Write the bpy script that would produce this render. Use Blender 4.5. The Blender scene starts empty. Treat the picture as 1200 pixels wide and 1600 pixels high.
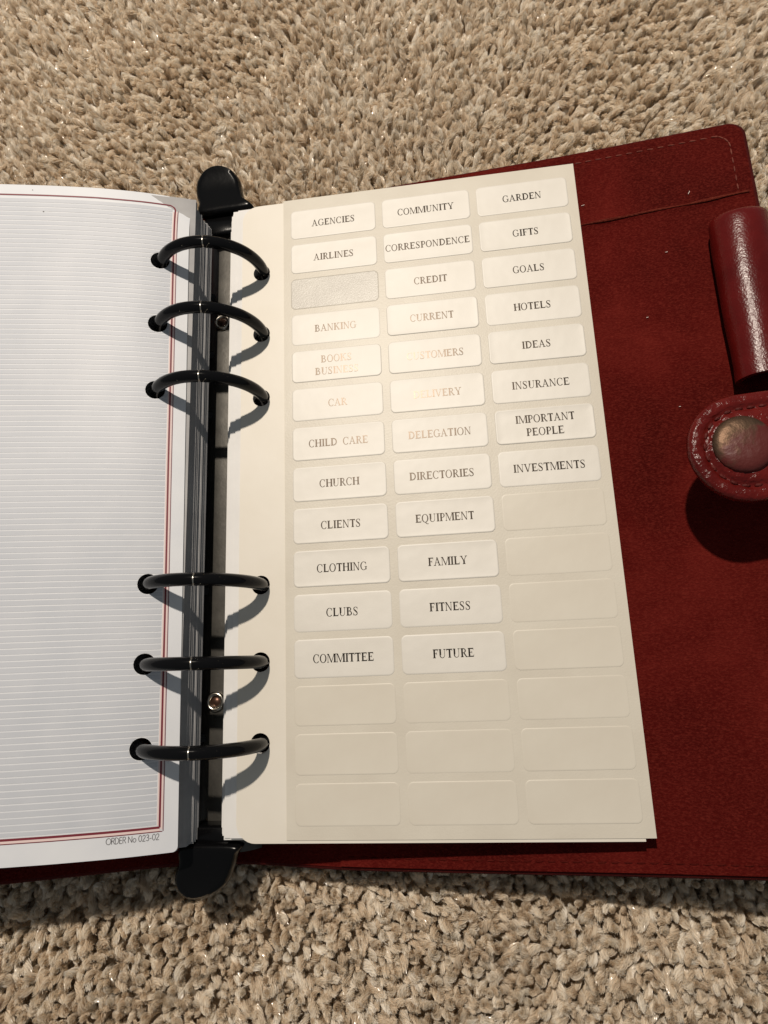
import bpy, bmesh, math, random
import numpy as np
from mathutils import Vector, Matrix
random.seed(7)
rng = np.random.default_rng(11)
SC = bpy.context.scene
COL = SC.collection

# ------------------------------------------------------------------ frame
# Everything is laid out in millimetres in the "page frame": the open right-hand page
# lies in z = 0, the row of right-hand holes is x = 0, y runs up the page.
# W() takes that to world metres: the floor is level, the page leans 3 degrees, pile tips at z = 0.
TH = math.radians(3.0)
CT, ST = math.cos(TH), math.sin(TH)
LIFT = 21.0
def W(p):
    x, y, z = p
    return Vector(((CT*x - ST*z)*.001, y*.001, (ST*x + CT*z + LIFT)*.001))
def Wn(a):
    a = np.asarray(a, float)
    return np.stack([(CT*a[:, 0]-ST*a[:, 2])*.001, a[:, 1]*.001, (ST*a[:, 0]+CT*a[:, 2]+LIFT)*.001], 1)
ROT = Matrix(((CT, 0, -ST), (0, 1, 0), (ST, 0, CT)))

# ------------------------------------------------------------------ camera
right = ROT @ Vector((0.990324, -0.039727, -0.132967))
down = ROT @ Vector((-0.068156, -0.973867, -0.21665))
fwd = ROT @ Vector((-0.120886, 0.223616, -0.967152))
cam = bpy.data.cameras.new('camera')
cam.sensor_fit = 'HORIZONTAL'; cam.sensor_width = 36
cam.lens = 996.7/1200*36
cam.clip_start = .005; cam.clip_end = 20
cam.dof.use_dof = False
co = bpy.data.objects.new('camera', cam); COL.objects.link(co)
m = Matrix((right, -down, -fwd)).transposed().to_4x4()
m.translation = W((51.796, -44.783, 156.104))
co.matrix_world = m
SC.camera = co

# ------------------------------------------------------------------ light
world = bpy.data.worlds.new('World'); SC.world = world
world.use_nodes = True
bg = world.node_tree.nodes['Background']
bg.inputs[0].default_value = (.90, .96, 1.0, 1)
bg.inputs[1].default_value = .165
lamp = bpy.data.lights.new('lamp', 'POINT')
lamp.energy = 19.6
lamp.color = (1.0, .892, .765)
lamp.shadow_soft_size = .010
lo = bpy.data.objects.new('lamp', lamp); COL.objects.link(lo)
lo.location = W((-31, 302, 600))
vs = SC.view_settings
vs.view_transform = 'Standard'; vs.look = 'None'; vs.exposure = 0; vs.gamma = 1
vs.use_curve_mapping = False
SC.cycles.diffuse_bounces = 10; SC.cycles.max_bounces = 16

# ------------------------------------------------------------------ materials
def mat(name):
    mt = bpy.data.materials.new(name); mt.use_nodes = True
    nt = mt.node_tree
    return mt, nt, nt.nodes['Principled BSDF']
def node(nt, typ, **kw):
    n = nt.nodes.new(typ)
    for k, v in kw.items(): setattr(n, k, v)
    return n
def coords(nt):
    return node(nt, 'ShaderNodeTexCoord').outputs['Object']
def noise(nt, vec, scale, detail=4, rough=.55, dist=0):
    n = node(nt, 'ShaderNodeTexNoise')
    n.inputs['Scale'].default_value = scale; n.inputs['Detail'].default_value = detail
    n.inputs['Roughness'].default_value = rough; n.inputs['Distortion'].default_value = dist
    nt.links.new(vec, n.inputs['Vector']); return n.outputs['Fac']
def ramp(nt, fac, stops):
    r = node(nt, 'ShaderNodeValToRGB')
    el = r.color_ramp.elements
    while len(el) < len(stops): el.new(.5)
    for e, (p, c) in zip(el, stops):
        e.position = p; e.color = c if len(c) == 4 else (*c, 1)
    nt.links.new(fac, r.inputs[0]); return r.outputs[0]
def bump(nt, h, strength, dist, normal=None):
    b = node(nt, 'ShaderNodeBump')
    b.inputs['Strength'].default_value = strength; b.inputs['Distance'].default_value = dist
    nt.links.new(h, b.inputs['Height'])
    if normal is not None: nt.links.new(normal, b.inputs['Normal'])
    return b.outputs[0]
def mixc(nt, fac, a, b):
    n = node(nt, 'ShaderNodeMix', data_type='RGBA')
    nt.links.new(fac, n.inputs[0])
    for s, v in ((n.inputs[6], a), (n.inputs[7], b)):
        if isinstance(v, tuple): s.default_value = (*v, 1)
        else: nt.links.new(v, s)
    return n.outputs[2]
def setp(b, **kw):
    names = dict(color='Base Color', rough='Roughness', metal='Metallic', spec='Specular IOR Level',
                 sheen='Sheen Weight', sheenr='Sheen Roughness', sheent='Sheen Tint', coat='Coat Weight', coatr='Coat Roughness',
                 ior='IOR')
    for k, v in kw.items():
        s = b.inputs[names[k]]
        s.default_value = (*v, 1) if isinstance(v, tuple) and len(v) == 3 else v

def paper(name, c1, c2, rough, spec=.5, grain=.25, gscale=2500, gdist=.00004, low=.0, mott=90):
    c1 = tuple(.89*q for q in c1); c2 = tuple(.89*q for q in c2)
    mt, nt, b = mat(name); v = coords(nt)
    setp(b, rough=rough, spec=spec)
    nt.links.new(ramp(nt, noise(nt, v, mott, 5), [(.35, c1), (.68, c2)]), b.inputs['Base Color'])
    n = bump(nt, noise(nt, v, gscale, 3, .6), grain, gdist)
    if low: n = bump(nt, noise(nt, v, 120, 2), low, .0006, n)
    nt.links.new(n, b.inputs['Normal'])
    return mt
M = {}
M['page'] = paper('white_page_paper', (.695, .715, .755), (.745, .76, .79), .5, .4, .22, low=.10)
M['rightstack'] = paper('cream_stack_paper', (.76, .75, .735), (.81, .80, .785), .7, .3, .3)
M['stack'] = paper('shade_grey_stack_paper', (.36, .355, .36), (.46, .455, .455), .7, .3, .3)  # white sheets; shade of the stack's side is put into this grey colour
M['carrier'] = paper('cream_card', (.765, .715, .625), (.80, .755, .675), .46, .4, .16, low=.12, mott=45)
M['label'] = paper('label_paper', (.685, .648, .58), (.725, .692, .63), .52, 1.0, .16, gscale=1800, low=.25, mott=60)
M['blank'] = paper('label_paper_blank', (.67, .62, .53), (.705, .66, .57), .42, .4, .14, gscale=1800, low=.14, mott=60)
M['backing'] = paper('waxed_backing_paper', (.645, .597, .51), (.695, .65, .56), .40, .30, .45, gscale=2200, gdist=.00008, low=.10, mott=70)
M['bare'] = paper('bare_waxed_paper', (.56, .53, .475), (.62, .59, .53), .35, .38, .8, gscale=2600, gdist=.00009, low=.08, mott=140)
M['cutline'] = paper('cut_paper_edge', (.50, .465, .40), (.60, .56, .49), .5, .3, .3)
M['tint'] = paper('grey_print_tint', (.525, .55, .60), (.57, .59, .635), .5, .4, .2, low=.10)
def ink(name, col, rough, spec):
    mt, nt, b = mat(name); v = coords(nt)
    setp(b, color=col, rough=rough, spec=spec)
    nt.links.new(bump(nt, noise(nt, v, 1800, 3), .12, .00004), b.inputs['Normal'])
    return mt
M['ink'] = ink('glossy_black_ink', (.006, .005, .005), .295, .52)
M['ink'].node_tree.nodes['Principled BSDF'].inputs['Specular Tint'].default_value = (1, .82, .66, 1)
M['inkgrey'] = ink('grey_ink', (.10, .095, .10), .5, .4)
M['inkred'] = ink('dark_red_ink', (.16, .018, .03), .45, .4)
M['inkpink'] = ink('pale_red_ink', (.70, .55, .53), .5, .4)

# suede lining
def suede(name, a, b_, c, f):
    mt, nt, b = mat(name); v = coords(nt)
    nap = noise(nt, v, 24, 6, .62, .5)
    fib = node(nt, 'ShaderNodeMapping'); fib.inputs['Scale'].default_value = (1500, 2600, 1500)
    fib.inputs['Rotation'].default_value = (0, 0, .3)
    nt.links.new(v, fib.inputs['Vector'])
    fn = noise(nt, fib.outputs[0], 1, 3, .6, .6)
    c1 = ramp(nt, nap, [(.30, a), (.52, b_), (.76, c)])
    c2 = mixc(nt, ramp(nt, fn, [(.42, (0, 0, 0)), (.80, (.6, .6, .6))]), c1, f)
    nt.links.new(c2, b.inputs['Base Color'])
    setp(b, rough=1, spec=.05, sheen=.05, sheenr=.5, sheent=(.9, .30, .2))
    nn = bump(nt, fn, .9, .0003)
    nt.links.new(bump(nt, noise(nt, v, 70, 3), .3, .0015, nn), b.inputs['Normal'])
    return mt
M['suede'] = suede('dark_red_suede', (.038, .0021, .0017), (.066, .0039, .0031), (.122, .0112, .0082), (.175, .024, .016))
M['palesuede'] = suede('pale_suede_edge', (.045, .004, .003), (.085, .011, .007), (.14, .028, .018), (.20, .05, .03))  # lighter suede colour for the pocket's top edge
# smooth leather
def leather(name, c1, c2, rough, grain, scale=900, spec=.32):
    mt, nt, b = mat(name); v = coords(nt)
    nt.links.new(ramp(nt, noise(nt, v, 130, 5), [(.3, c1), (.7, c2)]), b.inputs['Base Color'])
    setp(b, rough=rough, spec=spec)
    vo = node(nt, 'ShaderNodeTexVoronoi', feature='F1'); vo.inputs['Scale'].default_value = scale
    nt.links.new(v, vo.inputs['Vector'])
    n1 = bump(nt, vo.outputs['Distance'], grain, .0003)
    n2 = bump(nt, noise(nt, v, 330, 5, .6, 1.2), min(1, grain*1.5), .0007, n1)
    nt.links.new(n2, b.inputs['Normal'])
    return mt
M['leather'] = leather('dark_red_leather', (.068, .0030, .0026), (.100, .0055, .0048), .28, .12, 2000, .27)
M['strapleather'] = leather('worn_red_strap_leather', (.066, .0038, .0032), (.115, .0085, .0065), .23, .34, 1300, .26)
M['coverleather'] = leather('dark_leather_cover', (.040, .003, .0025), (.065, .006, .005), .8, .3, 1500, .12)
M['edge'] = leather('leather_cut_edge', (.045, .006, .005), (.075, .011, .008), .6, .4)
M['suedethread'] = leather('suede_coloured_thread', (.055, .005, .004), (.085, .010, .007), 1, .4, 2500, .04)
M['strapthread'] = leather('dark_strap_thread', (.055, .005, .004), (.10, .012, .009), .6, .4, 2500, .2)
M['thread'] = leather('dark_red_thread', (.10, .014, .010), (.20, .050, .030), .7, .4, 2500)
# black enamel with scratches
mt, nt, b = mat('black_enamel'); v = coords(nt)
sc = noise(nt, v, 420, 6, .7, 1.5)
k = ramp(nt, sc, [(.665, (0, 0, 0)), (.685, (1, 1, 1))])
nt.links.new(mixc(nt, k, (.0035, .0035, .004), (.30, .26, .20)), b.inputs['Base Color'])
setp(b, rough=.11, spec=.18)
nt.links.new(bump(nt, noise(nt, v, 300, 4), .10, .0004), b.inputs['Normal'])
M['enamel'] = mt
mt, nt, b = mat('black_plastic'); v = coords(nt)
setp(b, color=(.0025, .0025, .0028), rough=.2, spec=.17)
nt.links.new(bump(nt, noise(nt, v, 700, 4), .12, .0003), b.inputs['Normal'])
M['plastic'] = mt
mt, nt, b = mat('grey_metal_plate'); v = coords(nt)
nt.links.new(ramp(nt, noise(nt, v, 150, 6, .65), [(.3, (.055, .052, .046)), (.7, (.10, .094, .083))]), b.inputs['Base Color'])
setp(b, rough=.42, metal=.55, spec=.5)
nt.links.new(bump(nt, noise(nt, v, 900, 4), .2, .0002), b.inputs['Normal'])
M['plate'] = mt
mt, nt, b = mat('nickel'); v = coords(nt)
setp(b, color=(.50, .46, .40), rough=.25, metal=1.0)
nt.links.new(bump(nt, noise(nt, v, 600, 3), .15, .0003), b.inputs['Normal'])
M['nickel'] = mt
mt, nt, b = mat('rivet_core'); setp(b, color=(.09, .045, .03), rough=.35, metal=.7); M['core'] = mt
# worn snap cap
mt, nt, b = mat('worn_brass_snap'); v = coords(nt)
w = noise(nt, v, 170, 6, .6, .4)
sep = node(nt, 'ShaderNodeSeparateXYZ'); nt.links.new(v, sep.inputs[0])
ad = node(nt, 'ShaderNodeMath', operation='MULTIPLY_ADD'); ad.inputs[1].default_value = 36; 
nt.links.new(sep.outputs[1], ad.inputs[0]); nt.links.new(w, ad.inputs[2])
ad2 = node(nt, 'ShaderNodeMath', operation='MULTIPLY_ADD'); ad2.inputs[1].default_value = -32
nt.links.new(sep.outputs[0], ad2.inputs[0]); nt.links.new(ad.outputs[0], ad2.inputs[2])
k = ramp(nt, ad2.outputs[0], [(.46, (0, 0, 0)), (.64, (1, 1, 1))])
nt.links.new(mixc(nt, k, (.085, .010, .0075), (.115, .070, .045)), b.inputs['Base Color'])
mk = node(nt, 'ShaderNodeMath', operation='MULTIPLY'); mk.inputs[1].default_value = .85
nt.links.new(k, mk.inputs[0]); nt.links.new(mk.outputs[0], b.inputs['Metallic'])
setp(b, rough=.5)
n1 = bump(nt, noise(nt, v, 900, 4), .35, .0003)
nt.links.new(bump(nt, noise(nt, v, 190, 4), .45, .0010, n1), b.inputs['Normal'])
M['snap'] = mt
# carpet yarn
mt, nt, b = mat('beige_yarn'); v = coords(nt)
oi = node(nt, 'ShaderNodeObjectInfo')
cc = ramp(nt, oi.outputs['Random'], [(0, (.84, .735, .59)), (.45, (.915, .835, .71)), (1, (.975, .935, .86))])
setp(b, rough=.2, spec=1.0)
nt.links.new(cc, b.inputs['Base Color'])
tr = node(nt, 'ShaderNodeBsdfTranslucent'); nt.links.new(cc, tr.inputs['Color'])
mx = node(nt, 'ShaderNodeMixShader'); mx.inputs[0].default_value = .42
nt.links.new(b.outputs[0], mx.inputs[1]); nt.links.new(tr.outputs[0], mx.inputs[2])
nt.links.new(mx.outputs[0], nt.nodes['Material Output'].inputs['Surface'])
M['yarn'] = mt
mt, nt, b = mat('carpet_base'); v = coords(nt)
nt.links.new(ramp(nt, noise(nt, v, 350, 5), [(.3, (.58, .45, .31)), (.7, (.74, .60, .44))]), b.inputs['Base Color'])
setp(b, rough=1)
nt.links.new(bump(nt, noise(nt, v, 350, 4), 1, .004), b.inputs['Normal'])
M['base'] = mt
mt, nt, b = mat('white_lint'); setp(b, color=(.75, .66, .60), rough=.9); M['lint'] = mt

# ------------------------------------------------------------------ object helpers
def empty(name, p, label=None, cat=None, group=None):
    o = bpy.data.objects.new(name, None); COL.objects.link(o)
    o.empty_display_size = .01
    o.location = W(p)
    tag(o, label, cat, group); return o
def tag(o, label=None, cat=None, group=None, kind=None):
    if label: o['label'] = label
    if cat: o['category'] = cat
    if group: o['group'] = group
    if kind: o['kind'] = kind
    return o
def wloc(o):
    l = o.location.copy()
    while o.parent: o = o.parent; l += o.location
    return l
def obj(name, verts, faces, material, parent=None, origin=None, smooth=True, world=False, sharp=None):
    """ONE mesh object from page-frame millimetres (or world metres)."""
    vs_ = np.asarray(verts, float)
    if not world: vs_ = Wn(vs_)
    if origin is None:
        org = Vector((float(vs_[:, 0].mean()), float(vs_[:, 1].mean()), float(vs_[:, 2].min())))
    else: org = W(origin)
    me = bpy.data.meshes.new(name)
    me.from_pydata([tuple(q) for q in (vs_-np.array(org))], [], [tuple(f) for f in faces])
    me.materials.append(material)
    me.validate()
    if smooth:
        me.polygons.foreach_set('use_smooth', [True]*len(me.polygons))
        if sharp is not None: me.set_sharp_from_angle(angle=math.radians(sharp))
    me.update()
    o = bpy.data.objects.new(name, me); COL.objects.link(o)
    if parent is not None:
        o.parent = parent; o.location = org - wloc(parent)
    else: o.location = org
    return o

class MB:
    def __init__(s): s.v = []; s.f = []
    def add(s, v, f):
        n = len(s.v); s.v += [tuple(q) for q in v]; s.f += [tuple(i+n for i in q) for q in f]
    def rings(s, rings, closed=True, cap0=False, cap1=False):
        k = len(rings[0]); n = len(s.v)
        for r in rings: s.v += [tuple(q) for q in r]
        for i in range(len(rings)-1):
            for j in range(k if closed else k-1):
                a = n+i*k+j; b_ = n+i*k+(j+1) % k
                s.f.append((a, b_, b_+k, a+k))
        if cap0: s.f.append(tuple(reversed(range(n, n+k))))
        if cap1: s.f.append(tuple(range(n+(len(rings)-1)*k, n+len(rings)*k)))
    def build(s, name, material, parent=None, **kw):
        return obj(name, s.v, s.f, material, parent, **kw)

def sheet(us, ys, fn, t, holes=(), r=2.6, corners=(), cr=5.0):
    """A sheet in (u, y) bent through fn(u, y) -> point, normal; t = thickness; round holes are really cut."""
    H = 4.0; K = 6
    hu = sum(h[0] for h in holes)/len(holes) if holes else None
    us = set(us); ys = set(ys)
    u0, u1, y0, y1 = min(us), max(us), min(ys), max(ys)
    if holes:
        us = {u for u in us if not (hu-H-.3 < u < hu+H+.3) or u in (u0, u1)}
        for i in range(K+1): us.add(round(hu-H+2*H*i/K, 6))
        for h in holes: ys |= {h[1]-H, h[1]+H}
    if corners: us |= {u0+cr, u1-cr}; ys |= {y0+cr, y1-cr}
    us = sorted(us); ys = sorted(ys)
    vid = {}; P2 = []
    def V(u, y):
        k = (round(u, 4), round(y, 4))
        if k not in vid: vid[k] = len(P2); P2.append((u, y))
        return vid[k]
    F = []
    def inhole(ua, ub, ya, yb):
        for h in holes:
            if ua >= h[0]-H-1e-4 and ub <= h[0]+H+1e-4 and ya >= h[1]-H-1e-4 and yb <= h[1]+H+1e-4: return True
        return False
    for i in range(len(us)-1):
        for j in range(len(ys)-1):
            ua, ub, ya, yb = us[i], us[i+1], ys[j], ys[j+1]
            if inhole(ua, ub, ya, yb): continue
            cn = None
            if corners:
                for c in corners:
                    lx = (c[0] == '-' and ub <= u0+cr+1e-4) or (c[0] == '+' and ua >= u1-cr-1e-4)
                    ly = (c[1] == '-' and yb <= y0+cr+1e-4) or (c[1] == '+' and ya >= y1-cr-1e-4)
                    if lx and ly: cn = c
            if cn:
                cx = u0+cr if cn[0] == '-' else u1-cr; cy = y0+cr if cn[1] == '-' else y1-cr
                a0 = {'++': 0, '-+': 90, '--': 180, '+-': 270}[cn]
                arc = [(cx+cr*math.cos(math.radians(a0+a)), cy+cr*math.sin(math.radians(a0+a))) for a in np.linspace(0, 90, 9)]
                F.append([V(cx, cy)]+[V(*q) for q in arc])
            else: F.append([V(ua, ya), V(ub, ya), V(ub, yb), V(ua, yb)])
    for h in holes:
        sq = []
        for i in range(K): sq.append((h[0]-H+2*H*i/K, h[1]-H))
        for i in range(K): sq.append((h[0]+H, h[1]-H+2*H*i/K))
        for i in range(K): sq.append((h[0]+H-2*H*i/K, h[1]+H))
        for i in range(K): sq.append((h[0]-H, h[1]+H-2*H*i/K))
        ci = []
        for q in sq:
            a = math.atan2(q[1]-h[1], q[0]-h[0]); ci.append((h[0]+r*math.cos(a), h[1]+r*math.sin(a)))
        n = len(sq)
        for i in range(n):
            F.append([V(*sq[i]), V(*sq[(i+1) % n]), V(*ci[(i+1) % n]), V(*ci[i])])
    top = []; bot = []
    for u, y in P2:
        p, nn = fn(u, y); top.append(p); bot.append(tuple(np.array(p)-np.array(nn)*t))
    N = len(P2)
    ed = {}
    for f in F:
        for a, b_ in zip(f, f[1:]+f[:1]): ed[(a, b_)] = 1
    faces = [tuple(f) for f in F]+[tuple(i+N for i in reversed(f)) for f in F]
    for (a, b_) in ed:
        if (b_, a) not in ed: faces.append((b_, a, a+N, b_+N))
    return top+bot, faces

def curve_fn(xs, zs, n=600):
    """Smooth height profile; returns fn(u) -> (x, z, nx, nz) by arc length from xs[0] = u 0."""
    xs = np.array(xs, float); zs = np.array(zs, float)
    o_ = np.argsort(xs); X, Z = xs[o_], zs[o_]
    g = np.linspace(X[0], X[-1], n)
    # monotone cubic-like: smooth the linear interpolation
    zl = np.interp(g, X, Z)
    kr = np.hanning(61); kr /= kr.sum()
    pad = np.concatenate([zl[0]-(zl[1]-zl[0])*np.arange(30, 0, -1), zl, zl[-1]+(zl[-1]-zl[-2])*np.arange(1, 31)])
    zz = np.convolve(pad, kr, 'valid')
    return g, zz

HY = (63.5, 44.45, 25.4, -25.4, -44.45, -63.5)
RC = (-13.3, 2.0); RR = 14.0       # ring centre and radius in the x, z plane

# ================================================================== CARPET
def carpet():
    s = .9
    o = obj('carpet', [(-s, -s, -.0048), (s, -s, -.0048), (s, s, -.0048), (-s, s, -.0048)], [(0, 1, 2, 3)], M['base'], world=True, smooth=False)
    tag(o, 'beige cut pile carpet under the open binder', 'carpet', kind='structure')
    hidden = bpy.data.collections.new('yarn_tufts')
    NV = 28
    for k in range(NV):
        R0 = rng.uniform(1.0, 1.4); L = rng.uniform(8.5, 11)
        lean = math.radians(rng.uniform(8, 62)); curl = rng.uniform(-1.6, 1.6); n = 9
        # centre line
        pts = []; p = np.zeros(3); d = np.array([0, 0, 1.0]); az = 0.0
        for i in range(n+1):
            pts.append(p.copy())
            tt = i/n; a = lean*min(1, 1.7*tt)**1.3; az = curl*tt
            d = np.array([math.sin(a)*math.cos(az), math.sin(a)*math.sin(az), math.cos(a)])
            p = p+d*L/n
        pts = np.array(pts)
        tang = np.gradient(pts, axis=0); tang /= np.linalg.norm(tang, axis=1)[:, None]
        A = np.cross(tang, np.array([0, 1, 0.])); A /= np.linalg.norm(A, axis=1)[:, None]
        B = np.cross(tang, A)
        tw = rng.uniform(3.5, 6.5)*rng.choice([1, 1, -1])
        mb = MB()
        def frame(t, r_, ph):
            x = t*n; i = min(int(x), n-1); f = x-i
            c = pts[i]*(1-f)+pts[i+1]*f; a_ = A[i]*(1-f)+A[i+1]*f; b__ = B[i]*(1-f)+B[i+1]*f
            return c+(a_*math.cos(ph)+b__*math.sin(ph))*r_, a_, b__
        # solid core, hidden below the fibre tips
        rings = []
        for t, rs in ((0, .3), (.2, .3), (.4, .25), (.5, .12)):
            ring = []
            for j in range(10):
                ph = 2*math.pi*j/10
                ring.append(frame(t, R0*rs*(1+.14*math.cos(2*ph)), ph+tw*t)[0]*.001)
            rings.append(ring)
        mb.rings(rings, cap1=True)
        # fibres, splayed and frizzed at the cut tip
        fray = rng.uniform(.14, .45)
        for q in range(130):
            r_ = R0*math.sqrt(rng.uniform(.08, 1)); ph0 = rng.uniform(0, 2*math.pi)
            rr0 = r_*(1+.16*math.cos(2*ph0))
            Lf = 1.0-.20*(r_/R0)**2-abs(rng.normal(0, .04))
            fr = rng.uniform(.07, .125); w1, w2 = rng.uniform(0, 6.28, 2); wa = rng.uniform(.04, .24)
            splay = rng.normal(0, fray); sp2 = rng.normal(0, fray)
            if rng.random() < .13: splay *= 2.6; sp2 *= 2.6
            rings = []; gq = rng.uniform(0, 6.28)
            S = 8
            for i in range(S+1):
                t = .15+(Lf-.15)*i/S
                e = max(0, t-.35)/.65
                c, a_, b__ = frame(t, rr0*(.78+.26*t-.22*e**3)+wa*math.sin(w1+11*t), ph0+tw*t+.15*math.sin(w2+7*t))
                c = c+a_*(splay*e*e)+b__*(sp2*e*e)
                w_ = fr*(1 if i < S else .5)
                g = gq+1.2*t
                rings.append([(c+w_*(a_*math.cos(g)+b__*math.sin(g)))*.001, (c-w_*(a_*math.cos(g)+b__*math.sin(g)))*.001])
            mb.rings(rings, closed=False)
        me = bpy.data.meshes.new('yarn_tuft'); me.from_pydata(mb.v, [], mb.f)
        me.materials.append(M['yarn']); me.polygons.foreach_set('use_smooth', [True]*len(me.polygons)); me.update()
        ob = bpy.data.objects.new('yarn_tuft', me); hidden.objects.link(ob)
    # points
    step = 1.74
    gx = np.arange(-150, 235, step); gy = np.arange(-185, 255, step*.92)
    X, Y = np.meshgrid(gx, gy); X = X+(np.arange(len(gy)) % 2)[:, None]*step/2
    X = X.ravel()+rng.normal(0, .5, X.size); Y = Y.ravel()+rng.normal(0, .5, Y.size)
    keep = ~((X > -38) & (X < 112) & (Y > -78) & (Y < 84))
    X, Y = X[keep], Y[keep]
    def field(fx, fy, ph): return np.sin(X*fx+Y*fy+ph)
    yaw = 2.0+1.1*field(.021, .013, .3)+.9*field(-.017, .034, 1.7)+.7*field(.06, -.045, 4)+rng.normal(0, .75, X.size)
    h = .6*field(.045, .03, 2)+.5*field(-.06, .07, .5)+rng.normal(0, .35, X.size)
    pressed = (X > -70) & (X < 60) & (np.abs(Y) < 97)
    h = np.where(pressed, np.minimum(h, 0)-3.4, h)
    Z = -4.6+h*.8
    tilt = np.clip(rng.normal(.0, .16, X.size), -.4, .4)
    me = bpy.data.meshes.new('carpet_pile')
    me.from_pydata([(x*.001, y*.001, z*.001) for x, y, z in zip(X, Y, Z)], [], [])
    a = me.attributes.new('rot', 'FLOAT_VECTOR', 'POINT')
    a.data.foreach_set('vector', np.stack([tilt, rng.normal(0, .16, X.size), yaw], 1).ravel().astype(np.float32))
    a = me.attributes.new('size', 'FLOAT', 'POINT'); a.data.foreach_set('value', rng.uniform(.54, .84, X.size).astype(np.float32))
    a = me.attributes.new('pick', 'INT', 'POINT'); a.data.foreach_set('value', rng.integers(0, NV, X.size).astype(np.int32))
    pile = bpy.data.objects.new('carpet_pile', me); COL.objects.link(pile)
    tag(pile, 'twisted beige yarn tufts of the carpet all around the binder', 'carpet pile', kind='stuff')
    ng = bpy.data.node_groups.new('pile_scatter', 'GeometryNodeTree')
    ng.interface.new_socket('Geometry', in_out='INPUT', socket_type='NodeSocketGeometry')
    ng.interface.new_socket('Geometry', in_out='OUTPUT', socket_type='NodeSocketGeometry')
    gi = ng.nodes.new('NodeGroupInput'); go = ng.nodes.new('NodeGroupOutput')
    ip = ng.nodes.new('GeometryNodeInstanceOnPoints'); ci = ng.nodes.new('GeometryNodeCollectionInfo')
    ci.inputs['Collection'].default_value = hidden; ci.inputs['Separate Children'].default_value = True; ci.inputs['Reset Children'].default_value = True
    def attr(n, t):
        q = ng.nodes.new('GeometryNodeInputNamedAttribute'); q.data_type = t; q.inputs['Name'].default_value = n
        return [s_ for s_ in q.outputs if s_.enabled and s_.name == 'Attribute'][0]
    L = ng.links.new
    L(gi.outputs[0], ip.inputs['Points']); L(ci.outputs[0], ip.inputs['Instance'])
    ip.inputs['Pick Instance'].default_value = True
    L(attr('pick', 'INT'), ip.inputs['Instance Index']); L(attr('rot', 'FLOAT_VECTOR'), ip.inputs['Rotation']); L(attr('size', 'FLOAT'), ip.inputs['Scale'])
    L(ip.outputs[0], go.inputs[0])
    md = pile.modifiers.new('scatter', 'NODES'); md.node_group = ng
carpet()

# ================================================================== BINDER
CX = [-122, -95, -65, -50, -32, -20, -12, -4, 8, 19, 43, 90, 136]
CZ = [20.5, 10.5, -.5, -6.0, -13.2, -16.0, -16.5, -15.5, -12.9, -10.9, -9.2, -6.2, -2.0]
cg, cz = curve_fn(CX, CZ)
def cover_fn(off=0.0, wav=0.0):
    def f(u, y):
        z = float(np.interp(u, cg, cz)); dz = float(np.interp(u+.5, cg, cz)-np.interp(u-.5, cg, cz))
        L = math.hypot(1, dz); n = (-dz/L, 0, 1/L)
        o = off+wav*(.35*math.sin(u*.11+y*.05)+.3*math.sin(y*.09-u*.04))
        return (u+n[0]*o, y, z+n[2]*o), n
    return f
binder = empty('ring_binder', (-12, 0, -20), 'dark red leather ring binder with suede lining lying open on the carpet', 'binder')
U = list(np.linspace(-120, 135.4, 52))
YY = list(np.linspace(-94.8, 94.8, 13))
v_, f_ = sheet(U, YY, cover_fn(0), 3.4, corners=('++', '+-', '-+', '--'), cr=4.5)
o = obj('cover', v_, f_, M['coverleather'], binder, sharp=40)
bv = o.modifiers.new('round', 'BEVEL'); bv.width = .0011; bv.segments = 3; bv.limit_method = 'ANGLE'; bv.angle_limit = math.radians(50)
cover = o
U2 = list(np.linspace(-118.6, 134.2, 60)); Y2 = list(np.linspace(-93.7, 93.7, 40))
v_, f_ = sheet(U2, Y2, cover_fn(.35, .12), .5, corners=('++', '+-', '-+', '--'), cr=4.0)
obj('lining', v_, f_, M['suede'], binder, sharp=40)['label'] = 'dark red suede lining with brushed nap'
# pocket panel below the seam, right side
def pocket_top(u): return 69.9+.035*(u-90)+.12*math.sin(u*.3)
def pocket_fn(u, y):
    base = cover_fn(.95, .18)
    yy = y if y < 0 else y*pocket_top(u)/70.0
    (x, _, z), n = base(u, yy)
    lip = .75*math.exp(-((pocket_top(u)-yy)/1.2)**2)*(.85+.15*math.sin(u*.21))
    return (x+n[0]*lip, yy, z+n[2]*lip), n
v_, f_ = sheet(list(np.linspace(17, 133.6, 60)), list(np.linspace(-93.4, 0, 22))+list(np.linspace(4, 66, 18))+[67, 67.8, 68.4, 69, 69.5, 70], pocket_fn, .8, corners=('+-',), cr=4)
obj('pocket', v_, f_, M['suede'], binder, sharp=50)['label'] = 'dark red suede pocket panel with a pale top edge'
# stitches along the edges
mb = MB()
def stitch(p, d, n, L=1.9, w=.20, h=.13):
    p = np.array(p); d = np.array(d)/np.linalg.norm(d); n = np.array(n); s = np.cross(n, d)
    ring = []
    for t, k in ((-.5, .25), (-.25, 1), (.25, 1), (.5, .25)):
        c = p+d*L*t
        ring.append([c+s*w*k*math.cos(a)+n*(h*k*math.sin(a)) for a in np.linspace(0, 2*math.pi, 7)[:-1]])
    mb.rings(ring, cap0=True, cap1=True)
fS = cover_fn(.42, .12)
u = 20.0
while u < 128:
    p, n = fS(u, 90.6); stitch(p, (1, random.uniform(-.06, .06), 0), n)
    u += 2.75
for a in np.linspace(10, 80, 4):
    q = math.radians(a); p, n = fS(126.6+4*math.sin(q), 86.6+4*math.cos(q)); stitch(p, (math.cos(q), -math.sin(q), 0), n, 1.7)
y = 85.0
while y > 66:
    p, n = fS(130.6, y); stitch(p, (random.uniform(-.06, .06), 1, 0), n); y -= 2.75
mb.build('top_stitching', M['thread'], binder)
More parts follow.
